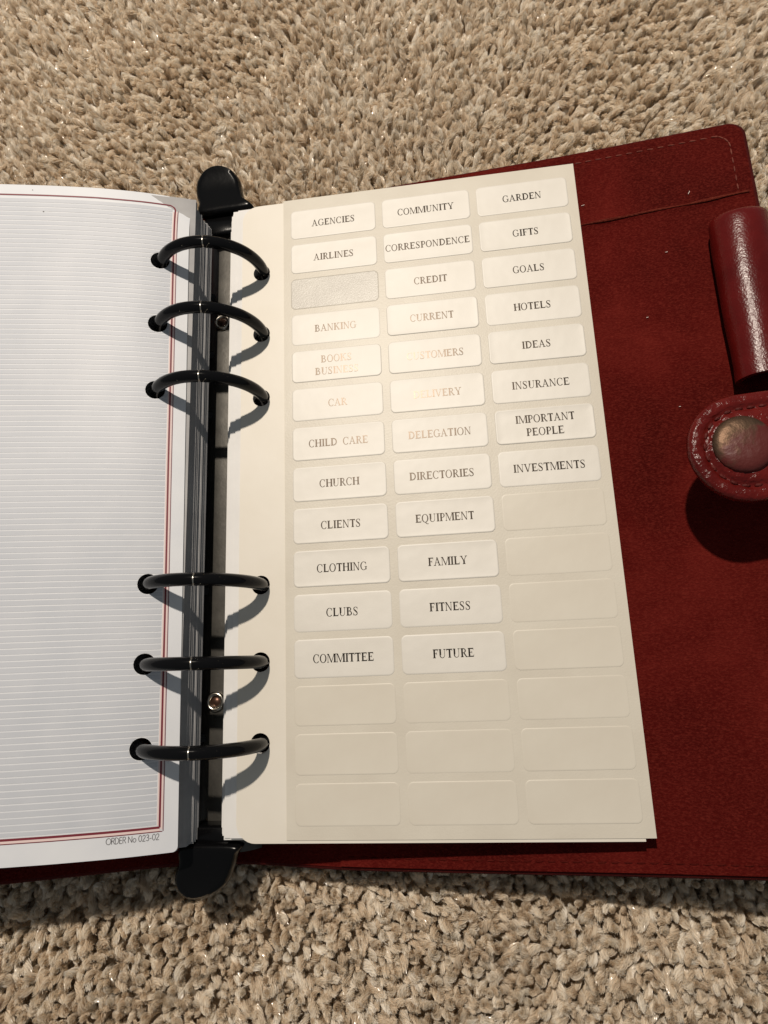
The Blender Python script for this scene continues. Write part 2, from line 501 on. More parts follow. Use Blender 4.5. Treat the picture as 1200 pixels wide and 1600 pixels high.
mb = MB()
u = 20.0
while u < 130:
    p, n = cover_fn(1.05, .18)(u, -91.3); stitch(p, (1, random.uniform(-.05, .05), 0), n); u += 2.75
mb.build('bottom_stitching', M['suedethread'], binder)
# lighter rolled edge of the pocket
mb = MB(); rows = []
for u in np.linspace(18, 132.6, 90):
    (px, py, pz), n = pocket_fn(u, 69.75); r_ = .34*(.8+.3*math.sin(u*.37)*math.sin(u*.11+1))
    rows.append([(px+n[0]*(r_*.6*math.sin(a)+.05), py+r_*math.cos(a)*1.3, pz+n[2]*(r_*.8*math.sin(a)+.05)) for a in np.linspace(0, 2*math.pi, 9)[:-1]])
mb.rings(rows, cap0=True, cap1=True)
mb.build('pocket_edge', M['palesuede'], binder)['label'] = 'pale rolled edge of the pocket'

# pen loop: an open leather tube along the right edge
def pen_loop():
    mb = MB(); ys = [60.8, 60.2, 59.2, 57, 53, 48, 42, 36, 30, 25, 21, 18.5, 17.2, 16.8]
    N = 40; out = []; inn = []
    for i, y_ in enumerate(ys):
        t = (60.8-y_)/44
        ax = 126.7-.35*t; az = 2.5+.5*t
        rx = 6.9+.25*math.sin(t*5)+.15*t; rz = 5.6+.2*math.sin(t*4+1)
        if i < 3: rx *= (.97, .99, 1)[i]; rz *= (.84, .95, 1)[i]
        ro = []; ri = []
        for j in range(N):
            a = 2*math.pi*j/N
            wr = 1+.010*math.sin(3*a+y_*.3)+.008*math.sin(5*a-y_*.55)
            ro.append((ax+rx*wr*math.cos(a), y_+.02*(ax+rx*math.cos(a)-120)*1.5, az+rz*wr*math.sin(a)))
            ri.append((ax+(rx-1.3)*math.cos(a), y_+.02*(ax+rx*math.cos(a)-120)*1.5, az+(rz-1.3)*math.sin(a)))
        out.append(ro); inn.append(ri)
    rings = [inn[0]]+out+[inn[-1]]+inn[::-1]
    # order round the wall: outside down, lip, inside back up
    mb.rings([r[::-1] for r in (out+inn[::-1]+[out[0]])])
    return mb
pl = pen_loop().build('pen_loop', M['leather'], binder, sharp=60)
pl['label'] = 'glossy dark red leather pen loop on the right edge'
# flange that holds the loop to the cover edge
v_, f_ = sheet(list(np.linspace(127, 136.4, 8)), list(np.linspace(17, 60, 10)), cover_fn(1.9, .1), 1.4, corners=('++', '+-'), cr=2.5)
obj('loop_flange', v_, f_, M['leather'], binder, sharp=50)

# strap with snap, folded over from the right edge
def strap():
    # path in x,z (page frame), u = 0 at the centre of the round end, u grows towards the right edge
    path = [(-15, 17.6), (0, 17.3), (8, 17.2), (18, 16.4), (26, 13.5), (31, 8.5), (32.5, 2), (30, -4), (24, -7.3), (10, -9.2)]
    P0 = np.array(path, float); P0[:, 0] += 113.3
    d = np.concatenate([[0], np.cumsum(np.hypot(*np.diff(P0, axis=0).T))])-15
    # smooth it
    uu = np.linspace(-15, d[-1], 260); xx = np.interp(uu, d, P0[:, 0]); zz = np.interp(uu, d, P0[:, 1])
    kr = np.hanning(31); kr /= kr.sum()
    def sm(a): return np.convolve(np.concatenate([a[0]-(a[1]-a[0])*np.arange(15, 0, -1), a, a[-1]+(a[-1]-a[-2])*np.arange(1, 16)]), kr, 'valid')
    xx, zz = sm(xx), sm(zz)
    uend = 62.0
    def at(u, v, h):
        x = np.interp(u, uu, xx); z = np.interp(u, uu, zz)
        tx = np.interp(u+.4, uu, xx)-np.interp(u-.4, uu, xx); tz = np.interp(u+.4, uu, zz)-np.interp(u-.4, uu, zz)
        L = math.hypot(tx, tz); tx, tz = tx/L, tz/L
        k = .075*max(0, min(1, (u+12)/24))**1
        return (x-tz*h, -3.7+v+k*max(0, u)*.9+.35*math.sin(u*.4)*.3, z+tx*h)
    NA = 44; NL = 46; Rw = 12.0
    def outline(dd):
        r = Rw-dd; pts = []
        for u in np.linspace(uend, 0, NL)[:-1]: pts.append((u, r))
        for a in np.linspace(90, 270, NA): pts.append((r*math.cos(math.radians(a)), r*math.sin(math.radians(a))))
        for u in np.linspace(0, uend, NL)[1:]: pts.append((u, -r))
        return pts
    prof = [(1.2, -2.5), (.35, -2.5), (0, -2.0), (0, -.75), (.25, -.2), (.8, .05), (2.0, .18), (2.6, -.05), (3.1, -.50), (3.6, -.52), (4.1, -.05), (4.7, .28), (5.6, .42), (7, .42), (9, .35), (11, .3), (11.9, .3)]
    mb = MB(); rr = random.Random(3)
    def row(dd, h):
        res = []
        for i, (u, v) in enumerate(outline(dd)):
            s = i*.9
            hh = h+(.10*math.sin(s*1.3+dd)+.08*math.sin(s*2.9+dd*2)+rr.uniform(-.05, .05) if .3 < dd < 7 and h > -.8 else 0)
            res.append(at(u, v, hh))
        return res
    rows = [row(*q) for q in prof]
    mb.rings([r[::-1] for r in rows], closed=False)
    # underside
    rows2 = [row(1.2, -2.5), row(6, -2.5), row(11.9, -2.5)]
    mb.rings(rows2, closed=False)
    # centre strips (top and bottom)
    st = mb.build('strap', M['strapleather'], binder, origin=(113, -4, 15))
    st['label'] = 'red leather closing strap with wrinkled stitched rim and metal snap'
    # stitches in the groove
    m2 = MB(); o3 = outline(3.35)
    acc = 0; last = None
    for (u, v), (u2, v2) in zip(o3[:-1], o3[1:]):
        L = math.hypot(u2-u, v2-v); k = 0
        while acc <= L:
            t = acc/L; p = np.array(at(u+(u2-u)*t, v+(v2-v)*t, -.42)); t2 = min(1.0, t+.05)
            q = np.array(at(u+(u2-u)*t2, v+(v2-v)*t2, -.42)); dvec = q-p
            if np.linalg.norm(dvec) > 1e-6:
                dvec /= np.linalg.norm(dvec); n = np.array((0, 0, 1.)); s = np.cross(n, dvec)
                ring = []
                for tt, kk in ((-.5, .3), (-.25, 1), (.25, 1), (.5, .3)):
                    c = p+dvec*1.7*tt
                    ring.append([c+s*.42*kk*math.cos(a)+n*(.3*kk*math.sin(a)) for a in np.linspace(0, 2*math.pi, 7)[:-1]])
                m2.rings(ring, cap0=True, cap1=True)
            acc += 2.5
        acc -= L
    m2.build('rim_stitching', M['strapthread'], st)
    # snap cap
    ms = MB(); c = at(.0, 0, .3); c = (c[0]-1.4+.2, c[1]+.3, c[2]); rows = []
    for r_, h in ((6.15, -.2), (6.3, .25), (6.2, .7), (5.75, 1.25), (5.1, 1.62), (4.2, 1.88), (3, 2.06), (1.6, 2.15), (.4, 2.17)):
        rows.append([(c[0]+r_*math.cos(a), c[1]+r_*math.sin(a), c[2]+h) for a in np.linspace(0, 2*math.pi, 49)[:-1]])
    ms.rings(rows, cap1=True)
    sn = ms.build('snap_button', M['snap'], st, origin=c)
    sn['label'] = 'round domed snap cap, worn brass and dull red'
strap()

# metal plate
mb = MB(); rows = []
for y_ in np.linspace(-90, 90, 37):
    r = []
    for j in range(15):
        t = -1+2*j/14; x = -13.1+9.2*t; z = -9.2-4.6*abs(t)**3.2
        r.append((x, y_, z))
    for j in range(15):
        t = 1-2*j/14; r.append((-13.1+8.6*t, y_, -10.2-4.6*abs(t)**3.2))
    rows.append(r)
mb.rings(rows, cap0=True, cap1=True)
mech = mb.build('ring_mechanism', M['plate'], binder, sharp=50)
# rings
def ring_mesh():
    mb = MB(); R1 = 1.57; NS = 14
    for a0, a1 in ((-70, 78.2), (80.2, 250)):
        rows = []
        for a in np.linspace(a0, a1, 44):
            q = math.radians(a); c = np.array((RC[0]+RR*math.cos(q), 0, RC[1]+RR*math.sin(q)))
            rad = np.array((math.cos(q), 0, math.sin(q)))
            rows.append([tuple(c+rad*R1*math.cos(p)+np.array((0, 1, 0))*R1*math.sin(p)) for p in np.linspace(0, 2*math.pi, NS+1)[:-1]])
        mb.rings(rows, cap0=True, cap1=True)
    return mb
def joint_mesh():
    mb = MB(); rows = []
    for a, r1 in ((77.8, 1.2), (78.6, 1.38), (80.0, 1.38), (80.8, 1.2)):
        q = math.radians(a); c = np.array((RC[0]+RR*math.cos(q), 0, RC[1]+RR*math.sin(q))); rad = np.array((math.cos(q), 0, math.sin(q)))
        rows.append([tuple(c+rad*r1*math.cos(p)+np.array((0, 1, 0))*r1*math.sin(p)) for p in np.linspace(0, 2*math.pi, 15)[:-1]])
    mb.rings(rows, cap0=True, cap1=True); return mb
jm = joint_mesh(); rm = ring_mesh()
ring0 = rm.build('ring', M['enamel'], binder, origin=(RC[0], 0, RC[1]), sharp=50)
joint0 = jm.build('ring_joint', M['nickel'], ring0, origin=(RC[0], 0, RC[1]), sharp=50)
joint0.location = (0, 0, 0)
for i, hy in enumerate(HY):
    if i == 0: r = ring0
    else:
        r = ring0.copy(); COL.objects.link(r); r.parent = binder
        j = joint0.copy(); COL.objects.link(j); j.parent = r; j.location = (0, 0, 0)
    r.location = W((RC[0], hy+.3, RC[1]))-binder.location
    # the left hole sits .6 mm higher than the right one, and no two rings close quite alike
    r.rotation_euler = (0, 0, math.radians(-1.4+random.uniform(-.6, .6)))
# rivets
def rivet(y_):
    mb = MB(); c = (-14.9, y_, -9.2); rows = []
    for r_, h in ((2.6, -.6), (2.6, .3), (2.3, .75), (1.9, .85), (1.5, .55), (1.35, -.1)):
        rows.append([(c[0]+r_*math.cos(a), c[1]+r_*math.sin(a), c[2]+h) for a in np.linspace(0, 2*math.pi, 29)[:-1]])
    mb.rings(rows, cap0=True)
    rv = mb.build('rivet', M['nickel'], mech)
    return rv, c
rv, c = rivet(54.5); rv2, c2 = rivet(-54.0)
for cc_ in (c, c2):
    mb = MB(); rows = []
    for r_, h in ((1.4, -.2), (1.2, .0), (.8, .22), (.3, .32)):
        rows.append([(cc_[0]+r_*math.cos(a), cc_[1]+r_*math.sin(a), cc_[2]+h) for a in np.linspace(0, 2*math.pi, 21)[:-1]])
    mb.rings(rows, cap1=True); mb.build('rivet_core', M['core'], mech)
# levers
def dense(poly, n=8):
    P = np.array(poly+[poly[0]], float); P = np.array(poly, float); k = len(P); out = []
    for i in range(k):
        p0, p1, p2, p3 = P[i-1], P[i], P[(i+1) % k], P[(i+2) % k]
        for t in np.linspace(0, 1, n+1)[:-1]:
            out.append(.5*((2*p1)+(-p0+p2)*t+(2*p0-5*p1+4*p2-p3)*t*t+(-p0+3*p1-3*p2+p3)*t**3))
    return np.array(out)
def lever(poly, z0, levels, centre, slope, name='lever'):
    P = dense(poly); c = np.array(centre); mb = MB(); rows = []
    for k, h in levels:
        Q = c+(P-c)*k
        sg = 1 if c[1] > 0 else -1
        rows.append([(q[0], q[1], z0+h+slope*(q[1]-c[1])+1.25*min(1.2, max(0, sg*(q[1]-c[1])/6.5))**2*(1 if k < .9 else (.45 if k < .95 and h > -.5 else 0))) for q in Q])
    mb.rings(rows, cap0=True, cap1=True)
    return mb.build(name, M['plastic'], binder, sharp=60)
topP = [(-20.2, 86.8), (-20.6, 91), (-21.6, 94.5), (-21.6, 98.6), (-19.4, 102.0), (-15, 103.3), (-10.8, 102.2), (-8.2, 98.8), (-7.4, 94.8), (-6.2, 91), (-3.4, 88.0), (-5, 86.8), (-12, 86.6)]
topP = topP[::-1]
lever(topP, -2.2, [(.9, -3.2), (.985, -2.8), (1, -2.0), (.985, -.9), (.93, .0), (.84, .35), (.72, .4), (.6, .4), (.4, .4), (.2, .4)], (-13.5, 94), -.05)['label'] = 'black plastic end lever, rounded, above the top of the pages'
botP = [(-20.6, -86.5), (-21.2, -90.5), (-22.2, -94.2), (-21, -97), (-17.6, -98.6), (-13.5, -97.9), (-9.6, -95.6), (-7.8, -92), (-6.6, -88.6), (-5.6, -86.5), (-12, -86)]
lever(botP, -2.6, [(.9, -3.4), (.985, -3), (1, -2.2), (.985, -1.0), (.93, .0), (.84, .35), (.72, .4), (.6, .4), (.4, .4), (.2, .4)], (-14, -91.5), .05)['label'] = 'black plastic end lever, rounded, below the bottom of the pages'
for s, (ya, yb) in ((1, (80.6, 87.4)), (-1, (-87, -82.6))):
    mb = MB(); rows = []
    for k, h in ((1, -6.5), (1, -1.4), (.94, -.6), (.8, -.3)):
        cxm, cym = -13.6, (ya+yb)/2; hx, hyy = 6.0, (yb-ya)/2
        pts = []
        for a in np.linspace(0, 2*math.pi, 33)[:-1]:
            sx, sy = math.cos(a), math.sin(a); e = .35
            pts.append((cxm+k*hx*math.copysign(abs(sx)**e, sx), cym+k*hyy*math.copysign(abs(sy)**e, sy), -3.4+h))
        rows.append(pts)
    mb.rings(rows, cap0=True, cap1=True); mb.build('lever_housing', M['plastic'], binder, sharp=60)

# ================================================================== LEFT PAGES
LX = [-112, -92, -67, -55, -42.5, -31, -25.1, -20.5, -17.4, -13]
LZ = [30.5, 26.2, 20.95, 18.3, 15.25, 11.75, 9.55, 7.6, 6.25, 4.2]
lg, lz = curve_fn(LX, LZ)
def left_fn(dz=0.0, x0=-17.4, sag=True, shear=0.0):
    seg = np.concatenate([[0], np.cumsum(np.hypot(np.diff(lg), np.diff(lz)))])
    s0 = np.interp(x0, lg, seg)
    def f(u, y):
        s = s0+u-shear*(y+60)                       # u = 0 at the right edge, negative to the left
        x = float(np.interp(s, seg, lg)); z = float(np.interp(s, seg, lz))
        dx = float(np.interp(s+.4, seg, lg)-np.interp(s-.4, seg, lg)); d_ = float(np.interp(s+.4, seg, lz)-np.interp(s-.4, seg, lz))
        L = math.hypot(dx, d_); n = (-d_/L, 0, dx/L)
        sg = 0
        if sag: sg = -1.5*max(0, (y-72)/13.5)**2*math.exp(-max(0, -u)/9)
        wv = .16*math.sin(y*.047+u*.05)+.12*math.sin(y*.11-u*.03+1)
        return (x, y, z+dz+sg+wv*min(1, -u/12)), n
    return f
UL = [0, -1.5, -3, -4.2]+[-13.5, -16, -19, -22]+list(np.arange(-25, -92, -3.0))+[-94]
YL = [-85.5, -80, -74]+list(np.arange(-70, 71, 3.5))+[72, 76, 80, 83, 85.5]
holesL = [(-8.45+.0085*(hy+60), hy+.6) for hy in HY]
notes = empty('ruled_note_page', (-40, 0, 14), 'white note page with red border and grey ruled lines, on the left rings', 'page')
v_, f_ = sheet(UL, YL, left_fn(shear=.0118), .16, holesL, 2.5, corners=('++', '+-'), cr=1.2)
obj('paper', v_, f_, M['page'], notes, sharp=60)
LF = left_fn(shear=.0118)
def lift(u, y, h):
    p, n = LF(u, y); return (p[0]+n[0]*h, p[1], p[2]+n[2]*h)
def slant(y): return .22
def strip(mb, pts, w, h, closed=False):
    """flat printed line along (u, y) points"""
    P = np.array(pts, float); L = []; R = []
    for i in range(len(P)):
        a = P[max(0, i-1)]; c = P[min(len(P)-1, i+1)]; d = (c-a)/np.linalg.norm(c-a); n = np.array((-d[1], d[0]))
        k = 1.0
        L.append(P[i]+n*w/2); R.append(P[i]-n*w/2)
    n0 = len(mb.v)
    for l, r in zip(L, R): mb.v.append(lift(l[0], l[1], h)); mb.v.append(lift(r[0], r[1], h))
    for i in range(len(P)-1): mb.f.append((n0+2*i+1, n0+2*i+3, n0+2*i+2, n0+2*i))
def inhole(u, y, m=.25):
    return any((u-h[0])**2+(y-h[1])**2 < (2.5+m)**2 for h in holesL)
# grey tint bands between white rules (the rules are the bare paper)
mb = MB(); pitch = 1.402; y = 81.2
while y > -79.3:
    ya, yb = y, max(y-pitch+.30, -79.4)
    ua, ub = -93, -5.0+slant(y)
    us = list(np.linspace(ub, ub-9, 73))+[-16, -19, -22]+list(np.arange(-25, -92, -3.0))+[ua]
    for a, b_ in zip(us[:-1], us[1:]):
        k4 = 6 if a > -15.5 else 1
        for q in range(k4):
            yq0 = ya+(yb-ya)*q/k4; yq1 = ya+(yb-ya)*(q+1)/k4
            if inhole((a+b_)/2, (yq0+yq1)/2, .12): continue
            n0 = len(mb.v)
            mb.v += [lift(b_, yq1, .045), lift(a, yq1, .045), lift(a, yq0, .045), lift(b_, yq0, .045)]
            mb.f.append((n0, n0+1, n0+2, n0+3))
    y -= pitch
mb.build('ruled_lines', M['tint'], notes, smooth=False)
def vline(u, ya, yb): return [(u+slant(y_), y_) for y_ in np.linspace(ya, yb, 60)]
def hline(y, ua, ub): return [(u_, y) for u_ in np.linspace(ua, ub, 40)]
def cut(mb, pts, w, h):
    run = []
    for p in pts+[None]:
        if p is None or inhole(p[0], p[1], .35):
            if len(run) > 1: strip(mb, run, w, h)
            run = []
        else: run.append(p)
mb = MB()
corner = [(-4.2+slant(80)-1.7+1.7*math.sin(a), 80.6+1.7*math.cos(a)) for a in np.linspace(0, math.pi/2, 9)]
top = hline(82.3, -93, corner[0][0]-.1)
cut(mb, top+corner+[(-4.2+slant(y_), y_) for y_ in np.linspace(80.2, -80.0, 240)], .42, .07)
cut(mb, hline(-80.0, -93, -4.0), .50, .074)
mb.build('thick_red_border', M['inkred'], notes, smooth=False)
mb = MB()
cut(mb, [(-3.45+slant(y_), y_) for y_ in np.linspace(80.6, -80.8, 240)], .16, .07)
cut(mb, hline(-80.85, -93, -3.4), .17, .074)
mb.build('thin_red_border', M['inkred'], notes, smooth=False)
mb = MB()
cut(mb, [(-3.82+slant(y_), y_) for y_ in np.linspace(80.4, -80.4, 240)], .40, .06)
cut(mb, [(-4.6+slant(y_), y_) for y_ in np.linspace(80.2, -79.6, 240)], .32, .06)
cut(mb, hline(-80.45, -93, -3.9), .6, .063)
mb.build('pink_border_tint', M['inkpink'], notes, smooth=False)
# printed order number: single-line sans lettering
SANS = {
 'O': [[(.5+.46*math.cos(a), .5+.5*math.sin(a)) for a in np.linspace(0, 2*math.pi, 21)]],
 'R': [[(0, 0), (0, 1), (.3, 1), (.46, .93), (.5, .76), (.44, .6), (.28, .52), (0, .52)], [(.24, .52), (.55, 0)]],
 'D': [[(0, 0), (0, 1), (.25, 1), (.52, .88), (.68, .5), (.52, .12), (.25, 0), (0, 0)]],
 'E': [[(.46, 1), (0, 1), (0, 0), (.46, 0)], [(0, .52), (.42, .52)]],
 'N': [[(0, 0), (0, 1), (.68, 0), (.68, 1)]],
 'o': [[(.3+.29*math.cos(a), .31+.31*math.sin(a)) for a in np.linspace(0, 2*math.pi, 17)]],
 '0': [[(.3+.29*math.cos(a), .5+.5*math.sin(a)) for a in np.linspace(0, 2*math.pi, 19)]],
 '2': [[(.04, .74), (.1, .92), (.28, 1), (.48, .92), (.53, .74), (.44, .52), (0, 0), (.56, 0)]],
 '3': [[(.05, .86), (.2, 1), (.42, .96), (.5, .77), (.4, .58), (.2, .54), (.42, .5), (.54, .28), (.44, .06), (.22, 0), (.02, .14)]],
 '-': [[(0, .36), (.34, .36)]]}
ADV = {'O': 1.1, 'R': .68, 'D': .84, 'E': .62, 'N': .86, 'o': .74, '0': .74, '2': .7, '3': .7, '-': .5, ' ': .36}
mb = MB(); txt = 'ORDER No 023-02'; tot = sum(ADV[c_] for c_ in txt); k = 11.3/tot; capsz = 1.28; pen = -15.2
for c_ in txt:
    for st in SANS.get(c_, []):
        q_ = [(pen+p[0]*k, -82.75+slant(-82)+p[1]*capsz) for p in st]
        for pa, pb in zip(q_[:-1], q_[1:]): strip(mb, [pa, pb], .125, .05)
    pen += ADV[c_]*k
mb.build('order_number', M['inkgrey'], notes, smooth=False)

for su, sy, sr in ((-41.5, 83.9, .16), (-38.2, 77.2, .22)):
    obj('ink_speck', [lift(su+sr*math.cos(a), sy+sr*.8*math.sin(a), .06) for a in np.linspace(0, 2*math.pi, 9)[:-1]], [tuple(range(8))], M['inkgrey'], notes, smooth=False)

# ---- the sheets under the note page, each on its own
def slab_edge(zh): return RC[0]-math.sqrt(max(1, RR**2-(zh-RC[1])**2))
NLS = 30
for i in range(NLS):
    dz = -.42-.335*i
    zh = 9.55+dz
    x0 = slab_edge(zh)+7.9
    if i < 3: x0 = -17.55+random.uniform(-.06, .06)
    elif i < 11: x0 = -17.55+random.uniform(-.05, .05)
    elif i < 20: x0 = -17.35+.02*(i-11)+random.uniform(-.05, .05)
    else: x0 = -16.95+.03*(i-20)+random.uniform(-.06, .06)
    hx = x0-slab_edge(zh)
    yo = random.uniform(-.4, .4)
    if 4 <= i < 13: yo = -.9+random.uniform(-.2, .2)
    if i >= 13: yo = -1.6+random.uniform(-.3, .3)
    t_ = random.uniform(.12, .19)
    hl = [(-hx*1.08, hy+.6) for hy in HY]
    ul = [0, -1.5]+[-hx-7, -24, -34, -50, -70, -94]
    ylim = 85.2+(-1.2 if i >= 4 else 0)
    yl = [-ylim+yo, -60, -30, 0, 30, 60, ylim+yo]
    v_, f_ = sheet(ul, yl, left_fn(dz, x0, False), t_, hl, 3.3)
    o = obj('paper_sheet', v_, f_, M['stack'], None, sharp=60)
    tag(o, 'white paper sheet, coloured grey for shade, in the stack under the ruled note page', 'sheet', 'paper sheets stacked under the note page')

# ================================================================== RIGHT PAGES
def flat_fn(z0, drop=0.0, bow=0.0):
    def f(u, y):
        z = z0-drop*max(0, (u-10)/80)**1.5+bow*math.sin(u*.03)*math.sin(y*.02)
        return (u, y, z), (0, 0, 1.0)
    return f
holesR = [(0.0, hy) for hy in HY]
# sheets below
for i in range(12):
    z0 = -.62-.36*i
    xl = RC[0]+math.sqrt(RR**2-(z0-RC[1])**2)
    x0 = (-7.4, -8.9, -9.1, -9.0, -9.4, -9.9, -10.0, -10.2, -10.5, -10.7, -10.6, -10.9)[i]+random.uniform(-.08, .08)
    yo = random.uniform(-.3, .3)
    us = [x0, xl-5, 12, 30, 55, 82+random.uniform(-.5, .5)]
    yt = 85.0+yo-(.9 if i > 5 else 0); yb = -85.0+yo+(.2 if i < 5 else .6)
    v_, f_ = sheet(us, [yb, -60, -30, 0, 30, 60, yt], flat_fn(z0, .8), .31, [(xl-.3, hy) for hy in HY], 2.7)
    o = obj('paper_sheet', v_, f_, M['rightstack'], None, sharp=60)
    tag(o, 'off-white paper sheet in the stack under the cream label page', 'sheet', 'paper sheets stacked under the label page')
# carrier page with rounded corners
v_, f_ = sheet([-5.75, 8, 20, 40, 60, 86.4], [-85.6, -60, -30, 0, 30, 60, 85.5], flat_fn(-.22), .3, holesR, 2.4, corners=('-+', '--'), cr=4.6)
o = obj('cream_page', v_, f_, M['carrier'], None, sharp=60)
tag(o, 'cream card page with rounded left corners, on the right rings under the label sheet', 'page')

# ---- label sheet
labels = empty('label_sheet', (47, 0, -.2), 'waxed sheet of printed index labels lying on the cream page', 'label sheet')
v_, f_ = sheet([6.5, 20, 35, 50, 65, 80, 88.65], [-84.9, -60, -30, 0, 30, 60, 85.95], flat_fn(0), .19)
bk = obj('backing_paper', v_, f_, M['backing'], labels, sharp=60)

# serif capitals built from strokes (cap height 1)
T, t_, SH, SO = .232, .12, .078, .085
def rect(x0, y0, x1, y1): return [(x0, y0), (x1, y0), (x1, y1), (x0, y1)]
def stem(x, w=None, bot=True, top=True):
    w = T if w is None else w
    r = [rect(x, 0, x+w, 1)]
    if bot: r.append(rect(x-SO, 0, x+w+SO, SH))
    if top: r.append(rect(x-SO, 1-SH, x+w+SO, 1))
    return r
def bar(x0, y0, x1, y1, w): return [[(x0, y0), (x0+w, y0), (x1+w, y1), (x1, y1)]]
def serif(x0, x1, y): return [rect(x0, 0 if y == 0 else 1-SH, x1, SH if y == 0 else 1)]
def arc(cx, cy, rx, ry, tx, ty, a0, a1, n=14):
    out = []; A_ = np.radians(np.linspace(a0, a1, n+1))
    for a, b_ in zip(A_[:-1], A_[1:]):
        out.append([(cx+rx*math.cos(a), cy+ry*math.sin(a)), (cx+rx*math.cos(b_), cy+ry*math.sin(b_)),
                    (cx+(rx-tx)*math.cos(b_), cy+(ry-ty)*math.sin(b_)), (cx+(rx-tx)*math.cos(a), cy+(ry-ty)*math.sin(a))])
    return out
def brush(pts):
    P = np.array(pts, float); Q = []
    for i in range(len(P)-1):
        p0, p1, p2, p3 = P[max(0, i-1)], P[i], P[i+1], P[min(len(P)-1, i+2)]
        for t in np.linspace(0, 1, 7)[:-1]:
            Q.append(.5*((2*p1)+(-p0+p2)*t+(2*p0-5*p1+4*p2-p3)*t*t+(-p0+3*p1-3*p2+p3)*t**3))
    Q.append(P[-1]); Q = np.array(Q); out = []; L = []; R = []
    for i in range(len(Q)):
        d = Q[min(len(Q)-1, i+1), :2]-Q[max(0, i-1), :2]; d /= np.linalg.norm(d)+1e-9; n = np.array((-d[1], d[0]))
        L.append(tuple(Q[i, :2]+n*Q[i, 2]/2)); R.append(tuple(Q[i, :2]-n*Q[i, 2]/2))
    for i in range(len(Q)-1): out.append([R[i], R[i+1], L[i+1], L[i]])
    return out
G = {}
G['A'] = (bar(.14, 0, .50, 1, 0.09)+bar(.80, 0, .43, 1, .165)+[rect(.26, .31, .80, .365)]+serif(.02, .34, 0)+serif(.68, 1.08, 0), 1.09)
G['B'] = (stem(.15)+[rect(.15, 1-t_, .5, 1), rect(.15, .495, .52, .555), rect(.15, 0, .55, t_)]+arc(.46, .765, .32, .235, .15, .055, -90, 90)+arc(.50, .275, .38, .275, .16, .058, -90, 90), 1.0)
G['C'] = (arc(.55, .5, .49, .52, .165, .055, 42, 318, 22)+[rect(.86, .66, .91, .98)], 1.0)
G['D'] = (stem(.15)+[rect(.15, 1-t_, .5, 1), rect(.15, 0, .5, t_)]+arc(.47, .5, .55, .5, .165, t_, -90, 90, 18), 1.09)
G['E'] = (stem(.15)+[rect(.15, 1-t_, .80, 1), rect(.80, .76, .85, 1), rect(.15, 0, .84, t_), [(.82, 0), (.87, 0), (.92, .26), (.87, .26)], rect(.15, .49, .62, .55), rect(.60, .38, .65, .66)], .94)
G['F'] = (stem(.15)+[rect(.15, 1-t_, .76, 1), rect(.76, .76, .81, 1), rect(.15, .48, .60, .54), rect(.58, .37, .63, .65)], .84)
G['G'] = (arc(.55, .5, .49, .52, .165, .055, 42, 300, 22)+[rect(.86, .68, .91, .98), rect(.82, .06, .97, .42), rect(.70, .40, 1.07, .44)]+arc(.55, .5, .44, .52, .06, .055, 298, 326, 4), 1.09)
G['H'] = (stem(.14)+stem(.80)+[rect(.2, .475, .85, .535)], 1.09)
G['I'] = (stem(.17), .50)
G['K'] = (stem(.14)+bar(.27, .44, .80, 1, .075)+bar(.82, 0, .40, .58, .18)+serif(.62, 1.02, 1)+serif(.70, 1.1, 0), 1.09)
G['L'] = (stem(.15)+[rect(.15, 0, .80, t_), [(.79, 0), (.84, 0), (.90, .28), (.85, .28)]], .92)
G['M'] = (stem(.14, .065, top=False)+serif(.03, .24, 1)+stem(1.06, T)+bar(.62, 0, .15, 1, .155)+bar(.62, 0, 1.06, 1, .075), 1.34)
G['N'] = (stem(.16, 0.09)+stem(.86, .065, bot=False)+bar(.79, 0, .13, 1, .16), 1.09)
G['O'] = (arc(.545, .5, .49, .52, .165, .055, 0, 360, 30), 1.09)
G['P'] = (stem(.14)+[rect(.14, 1-t_, .45, 1), rect(.14, .42, .45, .475)]+arc(.42, .71, .37, .29, .155, .058, -90, 90, 14), .84)
G['Q'] = (arc(.545, .5, .49, .52, .165, .055, 0, 360, 30)+bar(.78, -.24, .46, .02, .15)+[rect(.82, -.24, 1.06, -.19)], 1.09)
G['R'] = (stem(.14)+[rect(.14, 1-t_, .45, 1), rect(.14, .47, .48, .525)]+arc(.43, .735, .36, .265, .155, .058, -90, 90, 14)+bar(.78, 0, .40, .5, .18)+serif(.74, 1.02, 0), 1.0)
G['S'] = (brush([(.68, .80, .05), (.56, .95, .07), (.38, .975, .055), (.20, .88, .10), (.20, .70, .14), (.42, .52, .175), (.62, .34, .15), (.63, .13, .10), (.42, .025, .055), (.22, .07, .07), (.12, .24, .05)])+[rect(.655, .70, .70, .99), rect(.10, .01, .145, .31)], .84)
G['T'] = (stem(.385, top=False)+[rect(.06, 1-t_, .86, 1), rect(.04, .75, .09, 1), rect(.83, .75, .88, 1)], .92)
G['U'] = ([rect(.16, .34, .16+T, 1), rect(.85, .34, .91, 1)]+serif(.06, .42, 1)+serif(.74, 1.03, 1)+arc(.535, .34, .375, .36, .15, .06, 180, 270, 8)+arc(.535, .34, .375, .36, .06, .06, 270, 360, 8), 1.09)
G['V'] = (bar(.46, 0, .10, 1, .165)+bar(.52, 0, .86, 1, 0.09)+serif(.01, .40, 1)+serif(.74, 1.06, 1), 1.07)
G['Y'] = (stem(.47, top=False)+[rect(.47, .40, .47+T, .41)]+bar(.47, .42, .11, 1, .16)+bar(.55, .42, .86, 1, 0.09)+serif(.02, .40, 1)+serif(.74, 1.06, 1), 1.07)
for g_ in ('Y',):
    ps, adv = G[g_]; ps[0] = rect(.47, 0, .47+T, .45)
CAP = 2.06; KX = .815
